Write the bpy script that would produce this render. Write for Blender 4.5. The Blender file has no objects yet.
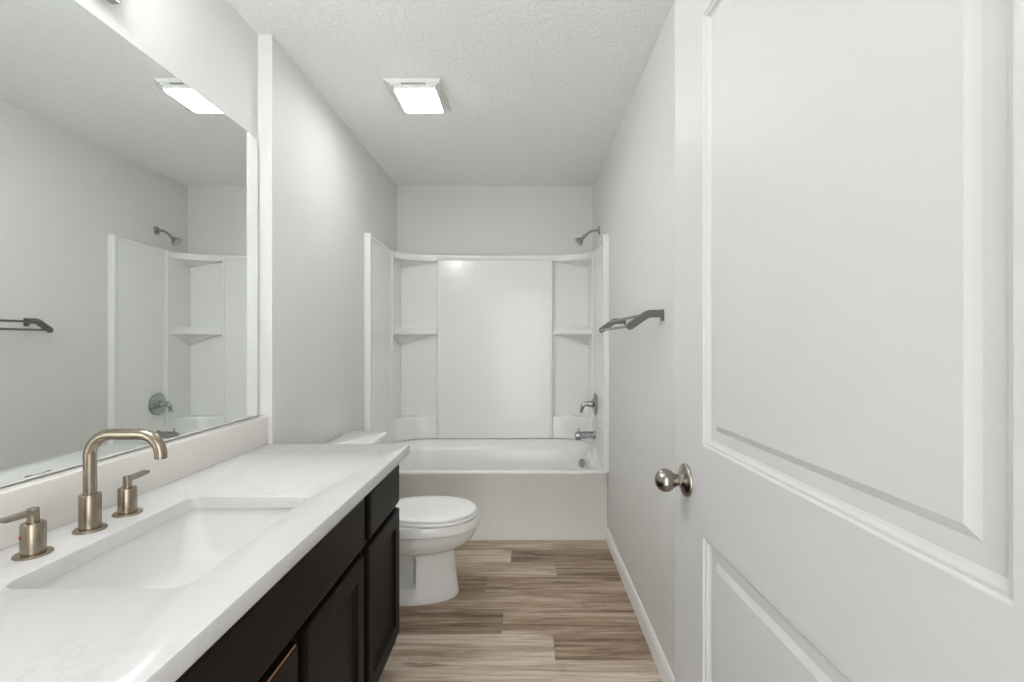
import bpy, bmesh, math, random
from mathutils import Vector, Matrix

S = bpy.context.scene
C = S.collection
PI = math.pi
random.seed(7)

# ------------------------------------------------------------ camera, world, exposure
F = 484.0                                   # focal length in pixels of the 1024 px wide frame
cam_d = bpy.data.cameras.new('camera')
cam_d.sensor_width = 36.0
cam_d.lens = 36.0 * F / 1024.0
cam_d.shift_x = -13.0 / 1024.0
cam_d.clip_start = 0.02
cam = bpy.data.objects.new('camera', cam_d)
cam.location = (0, 0, 1.254)
cam.rotation_euler = (PI / 2, 0, 0)
C.objects.link(cam)
S.camera = cam

w = bpy.data.worlds.new('ambient_fill')  # even ambient fill, added to brighten the room through the doorway
w.use_nodes = True
w.node_tree.nodes['Background'].inputs[0].default_value = (0.99, 1.0, 0.99, 1)
w.node_tree.nodes['Background'].inputs[1].default_value = 2.7
S.world = w
S.view_settings.view_transform = 'Standard'
S.view_settings.look = 'None'
S.view_settings.gamma = 1
S.view_settings.exposure = 0.60
S.view_settings.use_curve_mapping = False
S.cycles.max_bounces = 12
S.cycles.diffuse_bounces = 8
S.cycles.sample_clamp_indirect = 6.0

LAMP = 25.5                                  # ceiling diffuser
VANITY = 36.0                                # shades over the mirror

# ------------------------------------------------------------ materials
def mat(name, col, rough=0.5, metal=0.0, spec=0.5, coat=0.0):
    m = bpy.data.materials.new(name)
    m.use_nodes = True
    b = m.node_tree.nodes['Principled BSDF']
    b.inputs['Base Color'].default_value = (*col, 1)
    b.inputs['Roughness'].default_value = rough
    b.inputs['Metallic'].default_value = metal
    b.inputs['Specular IOR Level'].default_value = spec
    b.inputs['Coat Weight'].default_value = coat
    b.inputs['Coat Roughness'].default_value = 0.05
    return m

def nt(m):
    return m.node_tree.nodes, m.node_tree.links, m.node_tree.nodes['Principled BSDF']

def coords(m, scale=(1, 1, 1)):
    n, l, b = nt(m)
    t = n.new('ShaderNodeTexCoord')
    mp = n.new('ShaderNodeMapping')
    mp.inputs['Scale'].default_value = scale
    l.new(t.outputs['Object'], mp.inputs['Vector'])
    return mp.outputs['Vector']

def noise(m, vec, scale, detail=3.0, rough=0.5):
    n, l, b = nt(m)
    x = n.new('ShaderNodeTexNoise')
    x.inputs['Scale'].default_value = scale
    x.inputs['Detail'].default_value = detail
    x.inputs['Roughness'].default_value = rough
    l.new(vec, x.inputs['Vector'])
    return x

def ramp(m, fac, stops):
    n, l, b = nt(m)
    r = n.new('ShaderNodeValToRGB')
    e = r.color_ramp.elements
    e[0].position, e[0].color = stops[0][0], (*stops[0][1], 1)
    e[1].position, e[1].color = stops[-1][0], (*stops[-1][1], 1)
    for p, c in stops[1:-1]:
        k = e.new(p)
        k.color = (*c, 1)
    l.new(fac, r.inputs['Fac'])
    return r.outputs['Color']

def bump(m, height, strength, dist):
    n, l, b = nt(m)
    x = n.new('ShaderNodeBump')
    x.inputs['Strength'].default_value = strength
    x.inputs['Distance'].default_value = dist
    l.new(height, x.inputs['Height'])
    l.new(x.outputs['Normal'], b.inputs['Normal'])

M = {}
M['wall'] = mat('wall_paint', (0.715, 0.71, 0.695), 0.55, spec=0.35)
v = coords(M['wall'])
bump(M['wall'], noise(M['wall'], v, 170, 4, 0.6).outputs['Fac'], 0.28, 0.004)

M['ceiling'] = mat('ceiling_texture', (0.92, 0.925, 0.92), 0.85, spec=0.2)
v = coords(M['ceiling'])
nz = noise(M['ceiling'], v, 48, 6, 0.62)
h = ramp(M['ceiling'], nz.outputs['Fac'], [(0.40, (0, 0, 0)), (0.56, (1, 1, 1))])
bump(M['ceiling'], h, 0.48, 0.006)

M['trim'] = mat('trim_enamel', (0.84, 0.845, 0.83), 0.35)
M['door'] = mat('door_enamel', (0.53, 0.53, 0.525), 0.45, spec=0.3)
M['acrylic'] = mat('tub_acrylic', (0.82, 0.825, 0.805), 0.2, coat=0.1)
M['china'] = mat('white_china', (0.82, 0.815, 0.80), 0.10, coat=0.4)
M['basin'] = mat('sink_china', (0.73, 0.73, 0.722), 0.42, spec=0.3)
M['splash'] = mat('quartz_reflection_tint', (0.74, 0.715, 0.68), 0.2)  # warm reflected light put into the backsplash quartz colour
M['seatplastic'] = mat('seat_plastic', (0.86, 0.86, 0.85), 0.14)
M['nickel'] = mat('brushed_nickel', (0.47, 0.42, 0.36), 0.27, 1.0)
v = coords(M['nickel'], (1, 1, 60))
n_, l_, b_ = nt(M['nickel'])
nn = noise(M['nickel'], v, 60, 2)
l_.new(ramp(M['nickel'], nn.outputs['Fac'], [(0.3, (0.26, 0.212, 0.160)), (0.7, (0.42, 0.360, 0.288))]), b_.inputs['Base Color'])
M['knobnickel'] = mat('satin_nickel', (0.34, 0.31, 0.275), 0.26, 1.0)
M['chrome'] = mat('chrome', (0.42, 0.43, 0.44), 0.12, 1.0)
M['steel'] = mat('dark_chrome', (0.21, 0.21, 0.205), 0.30, 1.0)
M['red'] = mat('red_dot_enamel', (0.6, 0.03, 0.03), 0.4)
M['mirror'] = mat('mirror_silver', (0.915, 0.955, 0.93), 0.0, 1.0)
M['mirroredge'] = mat('mirror_edge', (0.30, 0.32, 0.31), 0.3)
M['slot'] = mat('grille_slot', (0.30, 0.30, 0.29), 0.6)
M['caulk'] = mat('seal', (0.7, 0.7, 0.68), 0.5)

# quartz with faint veins
M['quartz'] = mat('quartz', (0.78, 0.775, 0.76), 0.2)
v = coords(M['quartz'], (1, 0.6, 1))
n_, l_, b_ = nt(M['quartz'])
nq = noise(M['quartz'], v, 3.2, 7, 0.62)
vein = ramp(M['quartz'], nq.outputs['Fac'], [(0.0, (0.62, 0.62, 0.617)), (0.485, (0.62, 0.62, 0.617)),
            (0.50, (0.58, 0.58, 0.577)), (0.515, (0.62, 0.62, 0.617)), (1.0, (0.62, 0.62, 0.617))])
l_.new(vein, b_.inputs['Base Color'])

# espresso wood
M['wood'] = mat('espresso_wood', (0.008, 0.006, 0.005), 0.42, spec=0.10)
v = coords(M['wood'], (1, 14, 1.2))
n_, l_, b_ = nt(M['wood'])
nw = noise(M['wood'], v, 7, 5, 0.6)
l_.new(ramp(M['wood'], nw.outputs['Fac'], [(0.3, (0.0055, 0.0042, 0.0035)), (0.75, (0.014, 0.0095, 0.0075))]), b_.inputs['Base Color'])
M['toekick'] = mat('toe_kick_wood', (0.012, 0.009, 0.008), 0.5)
M['wornwood'] = mat('worn_wood_edge', (0.30, 0.15, 0.075), 0.35)

# plank floor: every plank carries tone and seed in a colour attribute
M['floor'] = mat('vinyl_plank', (0.3, 0.25, 0.2), 0.42, spec=0.4)
m = M['floor']
n_, l_, b_ = nt(m)
at = n_.new('ShaderNodeAttribute'); at.attribute_name = 'plank'
sp = n_.new('ShaderNodeSeparateColor'); l_.new(at.outputs['Color'], sp.inputs['Color'])
tc = n_.new('ShaderNodeTexCoord')
cb = n_.new('ShaderNodeCombineXYZ')
mu = n_.new('ShaderNodeMath'); mu.operation = 'MULTIPLY'; mu.inputs[1].default_value = 37.0
l_.new(sp.outputs['Green'], mu.inputs[0]); l_.new(mu.outputs[0], cb.inputs['Z']); l_.new(mu.outputs[0], cb.inputs['X'])
ad = n_.new('ShaderNodeVectorMath'); ad.operation = 'ADD'
l_.new(tc.outputs['Object'], ad.inputs[0]); l_.new(cb.outputs[0], ad.inputs[1])
def mapped(scale):
    mp = n_.new('ShaderNodeMapping'); mp.inputs['Scale'].default_value = scale
    l_.new(ad.outputs[0], mp.inputs['Vector'])
    return mp.outputs['Vector']
broad = noise(m, mapped((0.85, 12, 1)), 1.7, 6, 0.62)
broad.inputs['Distortion'].default_value = 0.7
fine = noise(m, mapped((2.6, 66, 1)), 2.0, 6, 0.70)
fine.inputs['Distortion'].default_value = 0.4
blot = noise(m, mapped((3.2, 11, 1)), 1.7, 4, 0.6)
def math_(op, a, b, c=None):
    x = n_.new('ShaderNodeMath'); x.operation = op
    for i, q in enumerate((a, b, c)):
        if q is None: continue
        if isinstance(q, (int, float)): x.inputs[i].default_value = q
        else: l_.new(q, x.inputs[i])
    return x.outputs[0]
t = math_('MULTIPLY_ADD', math_('SUBTRACT', broad.outputs['Fac'], 0.5), 1.9, sp.outputs['Red'])
t = math_('MULTIPLY_ADD', math_('SUBTRACT', fine.outputs['Fac'], 0.5), 1.35, t)
col = ramp(m, t, [(0.0, (0.11, 0.071, 0.045)), (0.28, (0.245, 0.168, 0.110)), (0.55, (0.395, 0.295, 0.210)),
                  (0.8, (0.52, 0.435, 0.345)), (1.0, (0.66, 0.585, 0.495))])
dk = ramp(m, blot.outputs['Fac'], [(0.30, (0.42, 0.38, 0.35)), (0.40, (1, 1, 1)), (1.0, (1, 1, 1))])
mx = n_.new('ShaderNodeMix'); mx.data_type = 'RGBA'; mx.blend_type = 'MULTIPLY'; mx.inputs[0].default_value = 0.7
l_.new(col, mx.inputs[6]); l_.new(dk, mx.inputs[7])
l_.new(mx.outputs[2], b_.inputs['Base Color'])
bump(m, fine.outputs['Fac'], 0.08, 0.002)

def emit(name, col, strength):
    m = mat(name, (0.8, 0.8, 0.8), 0.4)
    b = m.node_tree.nodes['Principled BSDF']
    b.inputs['Emission Color'].default_value = (*col, 1)
    b.inputs['Emission Strength'].default_value = strength
    return m
M['diffuser'] = emit('lit_diffuser', (0.965, 0.975, 0.98), LAMP)
M['shade'] = emit('lit_glass_shade', (0.985, 0.985, 0.985), VANITY)

# ------------------------------------------------------------ mesh helpers
WORLD = {}                                   # world origin every object's mesh is relative to

def link(name, bm, material, parent=None, smooth=True, angle=40):
    bmesh.ops.remove_doubles(bm, verts=bm.verts[:], dist=1e-6)
    bmesh.ops.recalc_face_normals(bm, faces=bm.faces[:])
    if parent is None:
        xs = [q.co for q in bm.verts]
        o0 = Vector(((min(q.x for q in xs) + max(q.x for q in xs)) / 2,
                     (min(q.y for q in xs) + max(q.y for q in xs)) / 2,
                     min(q.z for q in xs)))
    else:
        o0 = WORLD[parent.name]
    bmesh.ops.translate(bm, verts=bm.verts[:], vec=-o0)
    me = bpy.data.meshes.new(name)
    bm.to_mesh(me)
    bm.free()
    for mm in (material if isinstance(material, (list, tuple)) else [material]):
        me.materials.append(mm)
    if smooth:
        me.shade_smooth()
        me.set_sharp_from_angle(angle=math.radians(angle))
    o = bpy.data.objects.new(name, me)
    C.objects.link(o)
    if parent is None:
        o.location = o0
    else:
        o.parent = parent
    WORLD[o.name] = o0
    return o

def tag(o, label=None, cat=None, group=None, kind=None):
    if label: o['label'] = label
    if cat: o['category'] = cat
    if group: o['group'] = group
    if kind: o['kind'] = kind
    return o

def thing(name, loc, label, cat, group=None, kind=None):
    o = bpy.data.objects.new(name, None)
    o.empty_display_size = 0.05
    o.location = loc
    C.objects.link(o)
    WORLD[o.name] = Vector(loc)
    return tag(o, label, cat, group, kind)

def B():
    return bmesh.new()

def box(bm, x0, x1, y0, y1, z0, z1, bev=0.0, seg=2):
    t = bmesh.new()
    bmesh.ops.create_cube(t, size=1)
    for q in t.verts:
        q.co = ((x0 + x1) / 2 + q.co.x * (x1 - x0), (y0 + y1) / 2 + q.co.y * (y1 - y0), (z0 + z1) / 2 + q.co.z * (z1 - z0))
    if bev:
        bmesh.ops.bevel(t, geom=t.edges[:], offset=bev, segments=seg, profile=0.5, affect='EDGES')
    merge(bm, t)

def merge(bm, t):
    me = bpy.data.meshes.new('tmp')
    t.to_mesh(me)
    t.free()
    bm.from_mesh(me)
    bpy.data.meshes.remove(me)

def loft(bm, rings, cap0=True, cap1=True, closed=True, wrap=False):
    R = [[bm.verts.new(p) for p in r] for r in rings]
    pairs = list(zip(R[:-1], R[1:]))
    if wrap: pairs.append((R[-1], R[0]))
    for a, b in pairs:
        n = len(a)
        for i in range(n if closed else n - 1):
            j = (i + 1) % n
            bm.faces.new((a[i], a[j], b[j], b[i]))
    if cap0 and not wrap: bm.faces.new(R[0][::-1])
    if cap1 and not wrap: bm.faces.new(R[-1])

def lathe(bm, prof, mtx=Matrix(), n=32):
    rings = []
    for r, z in prof:
        rings.append([mtx @ Vector((max(r, 1e-5) * math.cos(2 * PI * i / n), max(r, 1e-5) * math.sin(2 * PI * i / n), z)) for i in range(n)])
    loft(bm, rings)

def axis_m(origin, z_axis):
    q = Vector((0, 0, 1)).rotation_difference(Vector(z_axis).normalized())
    return Matrix.Translation(Vector(origin)) @ q.to_matrix().to_4x4()

def fillet(pts, rad, n=8):
    pts = [Vector(p) for p in pts]
    out = [pts[0]]
    for i in range(1, len(pts) - 1):
        a, b, c = pts[i - 1], pts[i], pts[i + 1]
        r = rad[i - 1] if isinstance(rad, (list, tuple)) else rad
        p, q = b + (a - b).normalized() * r, b + (c - b).normalized() * r
        for k in range(n + 1):
            t = k / n
            # circular-like arc through a rational quadratic
            wt = math.cos(((a - b).angle(c - b) and (PI - (a - b).angle(c - b)) / 2))
            u0, u1, u2 = (1 - t) ** 2, 2 * t * (1 - t) * wt, t ** 2
            out.append((p * u0 + b * u1 + q * u2) / (u0 + u1 + u2))
    out.append(pts[-1])
    return out

def tube(bm, pts, rad, n=20, caps=True):
    pts = [Vector(p) for p in pts]
    N = len(pts)
    rad = rad if isinstance(rad, (list, tuple)) else [rad] * N
    tan = [(pts[min(i + 1, N - 1)] - pts[max(i - 1, 0)]).normalized() for i in range(N)]
    up = Vector((0, 0, 1)) if abs(tan[0].z) < 0.9 else Vector((0, 1, 0))
    nrm = (up - tan[0] * up.dot(tan[0])).normalized()
    rings = []
    for i in range(N):
        nrm = (nrm - tan[i] * nrm.dot(tan[i])).normalized()
        bi = tan[i].cross(nrm)
        rings.append([pts[i] + (nrm * math.cos(2 * PI * k / n) + bi * math.sin(2 * PI * k / n)) * rad[i] for k in range(n)])
    loft(bm, rings, caps, caps)

def prism(bm, poly, z0, z1):
    loft(bm, [[(x, y, z0) for x, y in poly], [(x, y, z1) for x, y in poly]])

def rrect(x0, x1, y0, y1, rx=0.0, ry=None, frx=None, fry=None, nc=10, ns=8):
    """rounded rectangle, counter-clockwise; r* rear corners (y1), fr* front corners (y0); same point count always"""
    ry = rx if ry is None else ry
    frx = rx if frx is None else frx
    fry = ry if fry is None else fry
    cs = [((x1 - frx, y0 + fry), frx, fry, -90), ((x1 - rx, y1 - ry), rx, ry, 0),
          ((x0 + rx, y1 - ry), rx, ry, 90), ((x0 + frx, y0 + fry), frx, fry, 180)]
    out = []
    for i, (c, ax, ay, a0) in enumerate(cs):
        arc = [(c[0] + ax * math.cos(math.radians(a0 + 90 * k / nc)), c[1] + ay * math.sin(math.radians(a0 + 90 * k / nc))) for k in range(nc + 1)]
        out += arc
        c2, bx, by, b0 = cs[(i + 1) % 4]
        e = (c2[0] + bx * math.cos(math.radians(b0)), c2[1] + by * math.sin(math.radians(b0)))
        for k in range(1, ns):
            f = k / ns
            out.append((arc[-1][0] * (1 - f) + e[0] * f, arc[-1][1] * (1 - f) + e[1] * f))
    return out

def sstep(a, b, x):
    t = max(0.0, min(1.0, (x - a) / (b - a)))
    return t * t * (3 - 2 * t)

def profile_rect(bm, P, u0, u1, z0, z1, loops, cap=True):
    """nested rectangles stepping inwards: loops = (inset, height); P(u, z, n) -> world"""
    rings = []
    for d, h in loops:
        rings.append([P(u0 + d, z0 + d, h), P(u1 - d, z0 + d, h), P(u1 - d, z1 - d, h), P(u0 + d, z1 - d, h)])
    loft(bm, rings, False, cap)

# ------------------------------------------------------------ setting
XL, XV, XR = -0.980, -1.035, 0.5204          # toilet-side wall, recessed vanity wall, right wall
YB, Y0, CEIL = 3.704, -0.55, 2.44
YV = 1.876                                   # end of the vanity recess

bm = B()
prism(bm, [(XL, YB), (XL, YV), (XV, YV), (XV, Y0), (XV - 0.14, Y0), (XV - 0.14, YB)], 0, CEIL)
tag(link('wall_left', bm, M['wall'], smooth=False), 'left grey wall stepping back at the vanity mirror', 'wall', kind='structure')
bm = B(); box(bm, XR, XR + 0.12, Y0, YB, 0, CEIL)
tag(link('wall_right', bm, M['wall'], smooth=False), 'right grey wall holding the towel rack', 'wall', kind='structure')
bm = B(); box(bm, XV - 0.14, XR + 0.12, YB, YB + 0.12, 0, CEIL)
tag(link('wall_back', bm, M['wall'], smooth=False), 'grey back wall above the white tub surround', 'wall', kind='structure')
bm = B()
for q in ((XV - .14, -.47, 0, CEIL), (.40, XR + .12, 0, CEIL), (-.47, .40, 2.05, CEIL)):
    box(bm, q[0], q[1], Y0 - .11, Y0, q[2], q[3])
tag(link('wall_front', bm, M['wall'], smooth=False), 'grey front wall with the doorway opening', 'wall', kind='structure')
bm = B(); box(bm, XV - 0.14, XR + 0.12, Y0, YB + 0.12, CEIL, CEIL + 0.1)
tag(link('ceiling', bm, M['ceiling'], smooth=False), 'white knockdown textured ceiling', 'ceiling', kind='structure')

# floor: planks running across the room
bm = B()
lay = bm.loops.layers.float_color.new('plank')
known = {0: ([], [.80]), 1: ([.12], [.74, .36]), 2: ([-.10], [.20, .50]), 3: ([-.62], [.5, .42]), 4: ([-.20], [.24, .40]),
         5: ([.17], [.68, .36]), 6: ([-.08], [.78, .27]), 7: ([], [.66])}
ROW, YR = 0.168, 1.734
PX0, PX1 = XV, XR
for r in range(-14, 12):
    ya, yb = max(Y0, YR + r * ROW), min(YB, YR + (r + 1) * ROW)
    if yb <= ya: continue
    if r in known:
        joints, tones = known[r]
    else:
        j = random.uniform(PX0 + .15, PX1 - .15)
        joints, tones = [j], [random.uniform(.2, .8), random.uniform(.2, .8)]
    xs = [PX0] + joints + [PX1]
    for k, tone in enumerate(tones):
        seed = random.random()
        g = 0.0007
        xa, xb = xs[k] + (g if k else 0), xs[k + 1] - (g if k + 1 < len(tones) else 0)
        pts = [(xa, ya + g), (xb, ya + g), (xb, yb - g), (xa, yb - g)]
        vs = [bm.verts.new((x, y, 0)) for x, y in pts]
        vd = [bm.verts.new((x, y, -0.004)) for x, y in pts]
        fs = [bm.faces.new(vs)]
        for i in range(4):
            fs.append(bm.faces.new((vs[i], vd[i], vd[(i + 1) % 4], vs[(i + 1) % 4])))
        for f in fs:
            for lp in f.loops: lp[lay] = (tone, seed, 0, 1)
# underlay that closes the joints
vs = [bm.verts.new(p) for p in ((PX0, Y0, -.004), (PX1, Y0, -.004), (PX1, YB, -.004), (PX0, YB, -.004))]
f = bm.faces.new(vs)
for lp in f.loops: lp[lay] = (0.02, 0.5, 0, 1)
tag(link('floor', bm, M['floor'], smooth=False), 'brown and grey wood look plank floor', 'floor', kind='structure')

def baseboard(name, xw, s, ya, yb, label):
    prof = [(0, 0), (.014, 0), (.014, .058), (.0115, .066), (.0095, .070), (.0065, .080), (.003, .084), (0, .084)]
    bm = B()
    loft(bm, [[(xw + s * a, y, z) for a, z in prof] for y in (ya, yb)])
    tag(link(name, bm, M['trim'], angle=25), label, 'baseboard', kind='structure')
baseboard('baseboard_right', XR, -1, Y0, 3.034, 'white baseboard along the right wall')
baseboard('baseboard_left', XL, 1, YV + .002, 2.949, 'white baseboard behind the toilet')

# ------------------------------------------------------------ open door on the right
EX, EY, AD = 0.3223, 1.04, math.radians(2.84)
DU, DN = Vector((math.sin(AD), -math.cos(AD), 0)), Vector((-math.cos(AD), -math.sin(AD), 0))
def DP(u, z, n):
    return Vector((EX, EY, 0)) + DU * u + DN * n + Vector((0, 0, z))
DW, DH, DT = 0.83, 2.035, 0.035
us = (0.1435, 0.6875)
zs = (0.235, 0.8915, 1.060, 1.858)
loops = [(0, 0), (.003, -.0035), (.0065, -.004), (.010, -.0085), (.014, -.0105), (.033, -.0115), (.044, -.006)]
bm = B()
ub, zb = [0, us[0], us[1], DW], [0.012, zs[0], zs[1], zs[2], zs[3], DH]
for side in (0, 1):
    P = DP if side == 0 else (lambda u, z, n: DP(u, z, -DT - n))
    for i in range(3):
        for k in range(5):
            if i == 1 and k in (1, 3):
                profile_rect(bm, P, ub[1], ub[2], zb[k], zb[k + 1], loops)
            else:
                bm.faces.new([bm.verts.new(P(a, b, 0)) for a, b in ((ub[i], zb[k]), (ub[i + 1], zb[k]), (ub[i + 1], zb[k + 1]), (ub[i], zb[k + 1]))])
for i in range(3):
    for z in (zb[0], zb[-1]):
        bm.faces.new([bm.verts.new(DP(*q)) for q in ((ub[i], z, 0), (ub[i + 1], z, 0), (ub[i + 1], z, -DT), (ub[i], z, -DT))])
for k in range(5):
    for u in (0, DW):
        bm.faces.new([bm.verts.new(DP(*q)) for q in ((u, zb[k], 0), (u, zb[k + 1], 0), (u, zb[k + 1], -DT), (u, zb[k], -DT))])
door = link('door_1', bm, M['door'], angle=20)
tag(door, 'open white two panel door at the right with satin nickel knob', 'door', kind='structure')
KU, KZ = 0.0644, 0.974
def knob(sgn, base):
    mt = axis_m(DP(KU, KZ, base), DN * sgn)
    bm = B()
    prof = [(0.0130, .006), (0.0115, .016), (0.0115, .021), (0.0140, .0245)]
    for a in range(-50, 91, 10):
        prof.append((.0232 * math.cos(math.radians(a)), .0435 + .0205 * math.sin(math.radians(a))))
    prof = [(.0130, .004)] + prof[:4] + prof[4:]
    lathe(bm, prof, mt)
    k = tag(link('door_knob', bm, M['knobnickel'], door), 'round satin nickel knob')
    bm = B()
    lathe(bm, [(.0328, 0), (.0328, .003), (.031, .0055), (.026, .0075), (.019, .009), (.0155, .012), (.0135, .014), (.0, .014)], mt)
    link('rosette', bm, M['knobnickel'], k)
knob(1, 0.0)
knob(-1, -DT)

# ------------------------------------------------------------ bathtub
def tub_ring(x0, x1, y0, y1, rx, ry, frx, fry, zf, zr):
    return [(x, y, zf + (zr - zf) * sstep(3.08, 3.46, y)) for x, y in rrect(x0, x1, y0, y1, rx, ry, frx, fry)]
TF = 3.036
tub = thing('bathtub', (-.23, 3.35, 0), 'long white alcove bathtub below the white shower surround', 'bathtub')
bm = B()
xa, xb = XL + .002, XR - .002
loft(bm, [
    tub_ring(xa, xb, TF + .006, 3.672, .002, .002, .002, .002, .002, .002),
    tub_ring(xa, xb, TF + .006, 3.672, .002, .002, .002, .002, .412, .412),
    tub_ring(xa, xb, TF, 3.672, .002, .002, .002, .002, .418, .418),
    tub_ring(xa, xb, TF, 3.672, .002, .002, .002, .002, .428, .505),
    tub_ring(xa + .002, xb - .002, TF + .003, 3.670, .002, .002, .002, .002, .434, .512),
    tub_ring(xa + .004, xb - .004, TF + .009, 3.668, .003, .003, .003, .003, .4365, .516),
    tub_ring(-.955, .495, 3.050, 3.640, .290, .190, .02, .02, .4372, .523),
    tub_ring(-.944, .484, 3.070, 3.618, .283, .181, .04, .04, .437, .520),
    tub_ring(-.934, .474, 3.086, 3.602, .276, .174, .06, .05, .4365, .511),
    tub_ring(-.920, .461, 3.100, 3.580, .268, .168, .075, .065, .434, .491),
    tub_ring(-.908, .449, 3.109, 3.560, .260, .163, .085, .075, .427, .469),
    tub_ring(-.903, .444, 3.114, 3.553, .256, .160, .09, .08, .416, .452),
    tub_ring(-.885, .428, 3.140, 3.540, .24, .15, .12, .10, .34, .37),
    tub_ring(-.82, .398, 3.175, 3.510, .20, .14, .14, .12, .18, .19),
    tub_ring(-.78, .375, 3.20, 3.49, .17, .12, .14, .12, .12, .12),
    tub_ring(-.68, .31, 3.25, 3.44, .10, .08, .10, .08, .10, .10),
], cap0=False)
link('tub_shell', bm, M['acrylic'], tub, angle=50)
bm = B()
mt = axis_m((.404, 3.437, .386), (-.84, -.52, .16))
lathe(bm, [(.031, -.004), (.031, .004), (.028, .008), (.010, .0085), (.009, .0075), (.0, .0075)], mt)
link('overflow_plate', bm, M['chrome'], tub)
bm = B()
lathe(bm, [(.032, .0985), (.032, .1035), (.026, .105), (.018, .103), (.0, .1025)], Matrix.Translation((.24, 3.345, 0)))
link('drain', bm, M['chrome'], tub)

# ------------------------------------------------------------ shower surround
sur = thing('shower_surround', (-.23, 3.68, .50), 'glossy white shower wall surround with corner shelves around the bathtub', 'shower surround')
SXL, SXR = -.943, .483
ZT = 1.897
def side_panel(xw, xs, yf):
    """slab between wall xw and inner face xs, with a moulded border"""
    bm = B()
    def Q(y, z, n):
        return Vector((xs + (xw - xs) * n, y, z))
    def top(y):
        return ZT + .016 * (1 - sstep(yf, 3.44, y))
    yr = YB - .001
    s = 1 if xs > xw else -1
    ys = [yf, yf + .004, yf + .03, yf + .036, 3.36, 3.40, 3.425]
    zb = .43
    # outline of the section in plan; swept from bottom to top with a sloping top edge
    sec = [(yf, xw), (yf, xs - s * .006), (yf + .006, xs), (yf + .034, xs), (yf + .040, xs - s * .005), (3.405, xs - s * .005),
           (3.412, xs), (3.424, xs), (3.429, xs + s * .006), (3.438, xs + s * .007), (3.446, xs + s * .006), (3.450, xs), (yr, xs), (yr, xw)]
    def zlow(y): return .439 + (.527 - .439) * sstep(3.08, 3.46, y)
    r0 = [(x, y, zlow(y)) for y, x in sec]
    r1 = [(x, y, top(y) - .034) for y, x in sec]
    r2 = [(x, y, top(y) - .029) if abs(x - (xs - s * .005)) > 1e-6 else (xs, y, top(y) - .029) for y, x in sec]
    r3 = [(x, y, top(y) - .005) if abs(x - (xs - s * .005)) > 1e-6 else (xs, y, top(y) - .005) for y, x in sec]
    r4 = [(x - s * .004 if x != xw else x, y, top(y)) if abs(x - (xs - s * .005)) > 1e-6 else (xs - s * .004, y, top(y)) for y, x in sec]
    loft(bm, [r0, r1, r2, r3, r4])
    link('side_panel', bm, M['acrylic'], sur, angle=35)
side_panel(XL + .001, SXL, 2.949)
side_panel(XR - .001, SXR, 2.99)

BX0, BX1, BY = -.66, .21, 3.62               # raised middle panel
bm = B()
box(bm, SXL + .001, SXR - .001, 3.675, YB - .001, .48, ZT)
e = .012
prism(bm, [(BX0 + e, BY), (BX1 - e, BY), (BX1, BY + e), (BX1, 3.68), (BX0, 3.68), (BX0, BY + e)], .5265, ZT - .036)
# rolled top edge of the middle panel
prof = [(BY + .02, ZT - .046), (BY, ZT - .042), (BY - .010, ZT - .030), (BY - .012, ZT - .014), (BY - .008, ZT - .003), (BY, ZT), (3.69, ZT), (3.69, ZT - .046)]
loft(bm, [[(x, y, z) for y, z in prof] for x in (BX0 - .002, BX1 + .002)])
for x in (BX0 + .014, BX1 - .014):           # ribs at the panel edges
    box(bm, x - .010, x + .010, BY - .008, BY + .02, .5275, ZT - .042, .0045)
link('back_panel', bm, M['acrylic'], sur, angle=35)

def corner(sx):
    """rounded corner column with ledge, shelf and canopy; sx=-1 left, 1 right"""
    xc = BX0 if sx < 0 else BX1
    xe = SXL if sx < 0 else SXR
    rx, ry = abs(xe - xc), BY - 3.44
    cx, cy = xe, 3.676
    def curve(f=1.0, g=0.0):
        pts = []
        for k in range(17):
            a = PI / 2 * k / 16
            x, y = xc + sx * rx * math.cos(a), 3.44 + ry * math.sin(a)
            pts.append((cx + (x - cx) * f, cy + (y - cy) * f - g))
        pts += [(cx + (xc - cx) * f, cy), (cx, cy)]
        return pts
    def stack(name, levels):
        bm = B()
        loft(bm, [[(x, y, z) for x, y in curve(f)] for f, z in levels])
        return link(name, bm, M['acrylic'], sur, angle=45)
    stack('corner_ledge', [(1.0, .5265), (1.0, .678), (.985, .686), (.96, .690)])
    stack('corner_shelf', [(.08, 1.225), (.30, 1.252), (.60, 1.283), (.85, 1.298), (.97, 1.301), (1.0, 1.306), (1.0, 1.330), (.985, 1.333), (.985, 1.337), (1.0, 1.340), (1.0, 1.350), (.98, 1.355)])
    stack('shelf_canopy', [(.10, 1.815), (.50, 1.838), (.85, 1.850), (1.0, 1.853), (1.02, 1.866), (1.025, 1.885), (1.01, 1.897)])
corner(-1)
corner(1)

# shower fittings on the right wall
sh = thing('wall_shower', (XR, 3.385, 2.027), 'chrome shower head on a bent arm above the surround', 'shower head')
bm = B()
lathe(bm, [(.030, 0), (.030, .003), (.026, .008), (.012, .012), (.0, .012)], axis_m((XR, 3.385, 2.027), (-1, 0, 0)))
link('flange', bm, M['chrome'], sh)
bm = B()
arm = fillet([(XR - .002, 3.385, 2.027), (XR - .060, 3.385, 2.027), (XR - .108, 3.385, 1.982)], .035)
tube(bm, arm, .0092)
link('shower_arm', bm, M['chrome'], sh)
bm = B()
d = Vector((-.72, 0, -.70)).normalized()
lathe(bm, [(.011, -.012), (.0135, -.006), (.0135, .008), (.011, .011), (.013, .016), (.026, .034), (.033, .046), (.034, .054), (.031, .057), (.030, .055), (.0, .055)], axis_m(Vector((XR - .108, 3.385, 1.982)), d))
hd = link('spray_head', bm, M['chrome'], sh)

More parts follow.
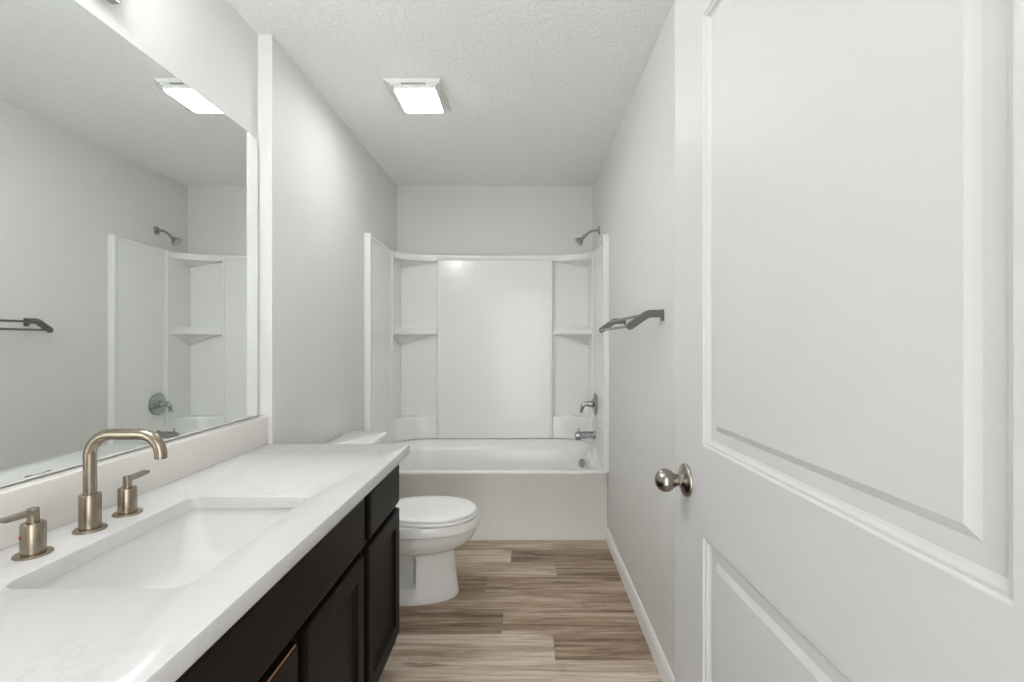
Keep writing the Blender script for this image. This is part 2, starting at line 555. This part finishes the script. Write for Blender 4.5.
vx = SXR
vy, vz = 3.35, .818
va = thing('shower_valve', (vx, vy, vz), 'chrome shower valve with lever above the tub spout', 'shower valve')
bm = B()
lathe(bm, [(.078, 0), (.078, .003), (.072, .007), (.050, .012), (.034, .016), (.030, .020), (.0, .020)], axis_m((vx, vy, vz), (-1, 0, 0)))
link('escutcheon', bm, M['chrome'], va)
bm = B()
lathe(bm, [(.024, .015), (.023, .040), (.020, .052), (.013, .060), (.0, .062)], axis_m((vx, vy, vz), (-1, 0, 0)))
tube(bm, fillet([(vx - .045, vy, vz + .004), (vx - .080, vy, vz + .002), (vx - .096, vy - .004, vz - .062)], .026), [.017] * 2 + [.0155] * 7 + [.011] * 2)
link('lever', bm, M['chrome'], va)

sp_ = thing('tub_spout', (vx, 3.35, .573), 'chrome tub spout low on the right side of the surround', 'tub spout')
bm = B()
zc = .604
lathe(bm, [(.031, 0), (.031, .006), (.026, .012), (.0, .012)], axis_m((vx, 3.35, zc), (-1, 0, 0)))
link('collar', bm, M['chrome'], sp_)
bm = B()
rings = []
for t, r, dz in ((.004, .026, 0), (.05, .0265, 0), (.09, .0275, -.001), (.120, .028, -.003), (.132, .026, -.005), (.138, .018, -.008)):
    rings.append([(vx - t, 3.35 + r * math.cos(2 * PI * k / 24), zc + dz + r * .95 * math.sin(2 * PI * k / 24)) for k in range(24)])
loft(bm, rings)
lathe(bm, [(.016, -.036), (.019, -.034), (.019, -.010), (.0, -.005)], Matrix.Translation((vx - .112, 3.35, zc)))
link('spout_body', bm, M['chrome'], sp_)
bm = B()
lathe(bm, [(.0035, .018), (.0035, .034), (.007, .037), (.007, .042), (.0, .044)], Matrix.Translation((vx - .112, 3.35, zc)))
link('diverter_knob', bm, M['chrome'], sp_)

# ------------------------------------------------------------ towel rack on the right wall
tr = thing('towel_rack', (XR, 2.16, 1.357), 'double bar metal towel rack with angled arms on the right wall', 'towel rack')
def arm_mesh(y):
    half = .0145
    path = [(XR - .006, 1.357), (XR - .058, 1.357), (.3955, 1.3105)]
    p = [Vector((a, b)) for a, b in path]
    d0, d1 = (p[1] - p[0]).normalized(), (p[2] - p[1]).normalized()
    n0, n1 = Vector((-d0.y, d0.x)), Vector((-d1.y, d1.x))
    nm = (n0 + n1).normalized() * (half / math.cos(n0.angle(n1) / 2))
    left, right = [p[0] + n0 * half], [p[0] - n0 * half]
    for k in range(7):                       # softened bend
        t = k / 6
        q = p[1] - d0 * .014 * (1 - t) ** 2 + d1 * .014 * t ** 2
        nn = (n0 * (1 - t) + n1 * t).normalized() * half
        left.append(q + nn); right.append(q - nn)
    end = []
    for k in range(13):
        a = PI * k / 12
        end.append(p[2] + n1 * half * math.cos(a) + d1 * half * math.sin(a))
    poly = left + end + right[::-1]
    bm = B()
    loft(bm, [[(q.x, y + dy, q.y) for q in [(c - Vector((.45, 1.335))) * s + Vector((.45, 1.335)) for c in poly]] for dy, s in ((-.0065, .985), (-.0055, 1), (.0055, 1), (.0065, .985))])
    a = link('arm', bm, M['steel'], tr)
    bm = B()
    box(bm, XR - .008, XR - .0005, y - .013, y + .013, 1.330, 1.373, .002)
    link('wall_plate', bm, M['steel'], a)
YA, YZ = 1.822, 2.50
arm_mesh(YA)
arm_mesh(YZ)
for x, z in ((.4405, 1.352), (.3955, 1.3105)):
    bm = B()
    tube(bm, [(x, YA, z), (x, YZ, z)], .0058)
    link('rail', bm, M['steel'], tr)

# ------------------------------------------------------------ ceiling light
cl = thing('ceiling_light', (-.51, 2.34, CEIL), 'square white ceiling fan light with glowing diffuser', 'ceiling light')
def lring(f, z):
    a = (-.645, -.378, 2.185, 2.500)
    b = (-.597, -.409, 2.200, 2.427)
    return [(x, y, z) for x, y in rrect(*[a[i] * (1 - f) + b[i] * f for i in range(4)], .012)]
bm = B()
lv = [(0, CEIL), (0, CEIL - .006)]
for k in range(3):
    f0 = .10 + .28 * k
    z = CEIL - .008 - .008 * k
    lv += [(f0, z), (f0 + .07, z + .005), (f0 + .15, z + .005), (f0 + .17, z - .008)]
lv += [(.95, CEIL - .034), (.955, CEIL - .041), (.995, CEIL - .041), (1.0, CEIL - .010)]
loft(bm, [lring(f, z) for f, z in lv])
link('grille', bm, M['trim'], cl, angle=20)
bm = B()
for k in range(9):                            # maker's slots along the front edge
    x = -.56 + .0125 * k
    box(bm, x, x + .008, 2.1845, 2.1915, CEIL - .0240, CEIL - .0190)
link('vent_slots', bm, M['slot'], cl)
bm = B()
b = (-.597, -.409, 2.200, 2.427)
def dring(i, z): return [(x, y, z) for x, y in rrect(b[0] + i, b[1] - i, b[2] + i, b[3] - i, max(.014, .022 - i * .2))]
loft(bm, [dring(.001, CEIL - .035), dring(.002, CEIL - .043), dring(.006, CEIL - .0465), dring(.015, CEIL - .048)])
link('diffuser', bm, M['diffuser'], cl)

# ------------------------------------------------------------ vanity
VF = -.4965                                   # face frame plane
CT, CBOT = .856, .817
van = thing('vanity_cabinet', (-.77, 1.08, 0), 'dark espresso wood vanity cabinet under the white countertop', 'vanity cabinet')
VY0, VY1 = .30, 1.862
bm = B()
for y in (VY0, VY1 - .018):
    box(bm, XV + .002, VF - .019, y, y + .018, .10, CBOT - .001)
box(bm, XV + .002, VF - .019, VY0 + .018, VY1 - .018, .10, .118)
box(bm, XV + .002, XV + .010, VY0 + .018, VY1 - .018, .118, CBOT - .001)
for y0_, y1_ in ((VY0, .345), (.56, .64), (1.43, 1.50), (VY1 - .04, VY1)):
    box(bm, VF - .019, VF, y0_, y1_, .10, CBOT - .001, .001)
for z0_, z1_ in ((.10, .160), (.60, .66), (.785, CBOT - .001)):
    box(bm, VF - .0188, VF - .0002, VY0, VY1, z0_, z1_, .001)
link('carcass', bm, M['wood'], van, smooth=False)
bm = B()
box(bm, VF - .085, VF - .070, VY0, VY1, .0, .10)
box(bm, XV + .002, VF - .085, VY1 - .018, VY1, 0, .10)
link('toe_kick', bm, M['toekick'], van, smooth=False)
TH = .0195
def VP_(u, z, n):
    return Vector((VF + TH + n, u, z))
door_loops = [(0, -TH), (0, -.005), (.003, -.0015), (.007, 0), (.054, 0), (.058, -.002), (.062, -.007), (.070, -.009), (.073, -.0105)]
slab_loops = [(0, -TH), (0, -.006), (.003, -.003), (.007, -.002), (.010, 0)]
def front(name, y0_, y1_, z0_, z1_, lp):
    bm = B()
    profile_rect(bm, VP_, y0_, y1_, z0_, z1_, lp)
    return link(name, bm, M['wood'], van, angle=20)
ZD = (.146, .620)
front('cabinet_door', 1.478, 1.845, *ZD, door_loops)
front('cabinet_door', 1.058, 1.441, *ZD, door_loops)
dn = front('cabinet_door', .640, 1.022, *ZD, door_loops)
front('drawer_front', 1.490, 1.845, .640, .790, slab_loops)
front('false_drawer_front', .640, 1.448, .640, .790, slab_loops)
front('drawer_front', .32, .60, .640, .790, slab_loops)
front('cabinet_door', .32, .60, *ZD, door_loops)
# bare wood showing along the top edge of the nearest visible door
bm = B()
box(bm, VF + TH - .0045, VF + TH - .001, .90, 1.012, ZD[1] - .0030, ZD[1] - .0002, .001)
tag(link('worn_edge', bm, M['wornwood'], dn), 'rubbed edge where reddish wood shows')

# countertop with an oval-cornered cut-out
SKX0, SKX1, SKY0, SKY1 = -.852, -.551, .780, 1.238
CX0, CX1, CY0, CY1 = XV + .001, -.444, .285, YV - .001
def hole(d, z): return [(x, y, z) for x, y in rrect(SKX0 - d, SKX1 + d, SKY0 - d, SKY1 + d, .030 + d)]
def slab(d, z): return [(x, y, z) for x, y in rrect(CX0 + d, CX1 - d, CY0 + d, CY1 - d, .010)]
bm = B()
loft(bm, [hole(0, .826), hole(0, CT - .003), hole(.001, CT - .0009), hole(.003, CT),
          slab(.004, CT), slab(.0012, CT - .0012), slab(0, CT - .004), slab(0, CBOT + .008), slab(.003, CBOT + .002), slab(.008, CBOT), slab(.035, CBOT), slab(.037, .826)], wrap=True)
tag(link('countertop', bm, M['quartz'], angle=30), 'white quartz countertop with sink cut-out on the dark vanity', 'countertop')

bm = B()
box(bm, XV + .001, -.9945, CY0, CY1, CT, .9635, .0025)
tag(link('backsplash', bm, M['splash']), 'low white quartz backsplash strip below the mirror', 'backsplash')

# sink
sk = thing('sink', (-.712, 1.007, .68), 'white rectangular undermount sink in the countertop', 'sink')
def srect(d, z, r, dx=0.0):
    return [(x, y, z) for x, y in rrect(SKX0 - .008 + d + dx, SKX1 + .008 - d, SKY0 - .008 + d, SKY1 + .008 - d, r)]
bm = B()
loft(bm, [srect(-.025, .825, .045), srect(0, .825, .038), srect(.004, .806, .038), srect(.010, .775, .042), srect(.018, .740, .05),
          srect(.034, .715, .062), srect(.060, .702, .06), srect(.095, .698, .05), srect(.125, .696, .03)], cap0=False)
# outside of the bowl
loft(bm, [srect(-.025, .825, .045), srect(-.025, .814, .045), srect(-.010, .810, .045), srect(0, .76, .06), srect(.03, .69, .06), srect(.11, .682, .04)], cap0=False)
link('basin', bm, M['basin'], sk, angle=60)
bm = B()
lathe(bm, [(.030, .6965), (.030, .700), (.024, .7015), (.019, .699), (.0, .6995)], Matrix.Translation((-.712, 1.007, 0)))
link('drain', bm, M['nickel'], sk)

# faucet
FX = -.9165
fa = thing('faucet', (FX, 1.020, CT), 'brushed nickel widespread faucet with two lever handles behind the sink', 'faucet')
bm = B()
T = Matrix.Translation((FX, 1.020, CT))
lathe(bm, [(.0285, .0003), (.0285, .003), (.0265, .0055), (.0188, .0065), (.0188, .074), (.0178, .0762), (.0, .0762)], T)
pts = fillet([(FX, 1.020, CT + .07), (FX, 1.020, CT + .2015), (FX + .149, 1.020, CT + .2015), (FX + .149, 1.020, CT + .152)], [.045, .043], 12)
tube(bm, pts, .0116, 24)
tube(bm, [(FX + .149, 1.020, CT + .153), (FX + .149, 1.020, CT + .150)], .0100, 24)
link('spout', bm, M['nickel'], fa, angle=30)
def handle(y, s):
    bm = B()
    T = Matrix.Translation((FX, y, CT))
    lathe(bm, [(.0285, .0003), (.0285, .0025), (.0270, .0045), (.0182, .0055), (.0182, .0580), (.0168, .0605), (.0094, .0605), (.0094, .0660), (.0, .0660)], T)
    h_ = link('handle', bm, M['nickel'], fa, angle=30)
    bm = B()
    lathe(bm, [(.0088, .0640), (.0088, .0860), (.0080, .0870), (.0, .0870)], T)
    # flat blade rising a little outwards
    rings = []
    for t, wd, th, dz in ((0, .0085, .0048, .0795), (.012, .0082, .0044, .0798), (.034, .0078, .0040, .0808), (.054, .0076, .0036, .0822), (.057, .0070, .0028, .0824)):
        yy = y + s * t
        rings.append([(FX - wd, yy, CT + dz - th), (FX + wd, yy, CT + dz - th), (FX + wd, yy, CT + dz + th), (FX - wd, yy, CT + dz + th)])
    loft(bm, rings)
    link('lever', bm, M['nickel'], h_, angle=30)
    return h_
handle(1.116, 1)
hh = handle(.902, -1)
bm = B()
ang = math.radians(-118)
c = Vector((FX + .0182 * math.cos(ang), .902 + .0182 * math.sin(ang), CT + .037))
lathe(bm, [(.0036, -.0002), (.0036, .0006), (.0, .0007)], axis_m(c, (math.cos(ang), math.sin(ang), 0)))
tag(link('hot_mark', bm, M['red'], hh), 'small red dot marking hot water')

# mirror
bm = B()
my0, my1, mz0, mz1 = .31, 1.868, .9655, 2.034
pl = rrect(my0, my1, mz0, mz1, .022, .022, .004, .004)
loft(bm, [[(XV + .001, y, z) for y, z in pl], [(XV + .0045, y, z) for y, z in pl]], True, False)
mi = [(y, z) for y, z in rrect(my0 + .003, my1 - .003, mz0 + .0015, mz1 - .003, .019, .019, .003, .003)]
loft(bm, [[(XV + .0045, y, z) for y, z in pl], [(XV + .0058, y, z) for y, z in mi]], False, False)
nf = len(bm.faces)
bm.faces.new([bm.verts.new((XV + .0058, y, z)) for y, z in mi])
bm.faces.ensure_lookup_table()
for i, f in enumerate(bm.faces): f.material_index = 1 if i == nf else 0
tag(link('wall_mirror', bm, [M['mirroredge'], M['mirror']], smooth=False), 'large frameless wall mirror above the backsplash', 'mirror')

# vanity light above the mirror
vl = thing('vanity_light', (XV, .97, 2.17), 'wall light bar with glass shades above the mirror', 'wall light')
bm = B()
box(bm, XV + .0005, XV + .022, .63, 1.213, 2.096, 2.215, .004)
link('back_plate', bm, M['chrome'], vl)
for y in (.66, .80, .94):
    bm = B()
    tube(bm, fillet([(XV + .02, y, 2.165), (XV + .125, y, 2.165), (XV + .125, y, 2.205)], .025), .008)
    lathe(bm, [(.026, 2.198), (.030, 2.204), (.030, 2.214), (.0, 2.214)], Matrix.Translation((XV + .125, y, 0)))
    a = link('lamp_arm', bm, M['chrome'], vl)
    bm = B()
    lathe(bm, [(.028, 2.210), (.040, 2.225), (.052, 2.27), (.058, 2.325), (.055, 2.325), (.049, 2.272), (.036, 2.230), (.0, 2.222)], Matrix.Translation((XV + .125, y, 0)))
    link('glass_shade', bm, M['shade'], a)

# ------------------------------------------------------------ toilet
TY = 2.415
to = thing('toilet', (-.62, TY, 0), 'white two piece toilet with closed lid between vanity and bathtub', 'toilet')
def egg(x0, x1, wd, z, xw=None, pinch=None, n=48, flat=.55):
    """egg-shaped outline: tip at x1; pinch = (x at which the back narrows, half width there)"""
    out = []
    xm = x0 + (x1 - x0) * flat
    for k in range(n):
        a = 2 * PI * k / n
        c_, s_ = math.cos(a), math.sin(a)
        if c_ >= 0:
            x = xm + (x1 - xm) * c_
            y = wd * s_
        else:
            x = xm - (xm - x0) * abs(c_) ** .75
            y = wd * (abs(s_) ** .62) * (1 if s_ >= 0 else -1)
        if pinch:
            f = sstep(pinch[0] - .018, pinch[0] + .018, x)
            lim = pinch[1] + (wd - pinch[1]) * f
            y = max(-lim, min(lim, y))
        out.append((x, TY + y, z))
    return out
bm = B()
loft(bm, [
    egg(-.905, -.330, .126, .0),
    egg(-.905, -.328, .128, .016),
    egg(-.903, -.331, .126, .030),
    egg(-.898, -.335, .121, .052, pinch=(-.535, .112)),
    egg(-.892, -.337, .119, .070, pinch=(-.535, .106)),
    egg(-.88, -.339, .117, .080, pinch=(-.535, .040)),
    egg(-.87, -.344, .113, .13, pinch=(-.533, .034)),
    egg(-.86, -.349, .110, .18, pinch=(-.533, .040)),
    egg(-.86, -.351, .109, .212, pinch=(-.535, .060)),
    egg(-.86, -.350, .110, .226, pinch=(-.540, .094)),
    egg(-.86, -.338, .117, .234),
    egg(-.86, -.312, .134, .243),
    egg(-.86, -.284, .152, .260),
    egg(-.865, -.260, .167, .285),
    egg(-.87, -.247, .174, .312),
    egg(-.87, -.240, .1775, .334),
    egg(-.87, -.238, .1790, .339),
    egg(-.87, -.229, .1865, .343),
    egg(-.87, -.228, .187, .380),
    egg(-.87, -.231, .185, .386),
    egg(-.86, -.245, .172, .389),
])
link('bowl', bm, M['china'], to, angle=50)
bm = B()
loft(bm, [egg(-.70, -.238, .179, .3905), egg(-.702, -.236, .183, .394), egg(-.702, -.236, .183, .403), egg(-.70, -.236, .180, .406)])
link('seat_ring', bm, M['seatplastic'], to, angle=50)
bm = B()
loft(bm, [egg(-.70, -.249, .175, .4095), egg(-.702, -.242, .180, .4120), egg(-.702, -.242, .180, .4205), egg(-.70, -.248, .176, .4245),
          egg(-.69, -.255, .164, .4268), egg(-.66, -.33, .115, .4285), egg(-.60, -.42, .05, .4290)])
link('seat_lid', bm, M['seatplastic'], to, angle=50)
for s in (-1, 1):
    bm = B()
    box(bm, -.728, -.690, TY + s * .075 - .018, TY + s * .075 + .018, .390, .426, .006)
    link('seat_hinge', bm, M['seatplastic'], to)
bm = B()
def trect(x0, x1, wd, z, r): return [(x, y, z) for x, y in rrect(x0, x1, TY - wd, TY + wd, r)]
loft(bm, [trect(-.93, -.78, .175, .395, .03), trect(-.938, -.77, .188, .41, .035), trect(-.944, -.760, .205, .60, .035), trect(-.945, -.755, .212, .724, .035)])
tk = link('tank', bm, M['china'], to, angle=50)
bm = B()
loft(bm, [trect(-.946, -.753, .216, .7245, .035), trect(-.952, -.744, .225, .731, .035), trect(-.952, -.744, .225, .752, .035), trect(-.949, -.748, .221, .762, .033), trect(-.942, -.756, .212, .7655, .028)])
link('tank_lid', bm, M['china'], to, angle=50)
bm = B()
lathe(bm, [(.013, 0), (.013, .008), (.008, .012), (.0, .012)], axis_m((-.7575, TY - .15, .665), (1, 0, 0)))
tube(bm, [(-.748, TY - .15, .665), (-.746, TY - .11, .660), (-.746, TY - .075, .657)], [.006, .0065, .007])
link('flush_lever', bm, M['chrome'], tk)
for s in (-1, 1):
    bm = B()
    lathe(bm, [(.013, .032), (.013, .040), (.009, .047), (.0, .049)], Matrix.Translation((-.60, TY + s * .100, 0)))
    link('bolt_cap', bm, M['china'], to)
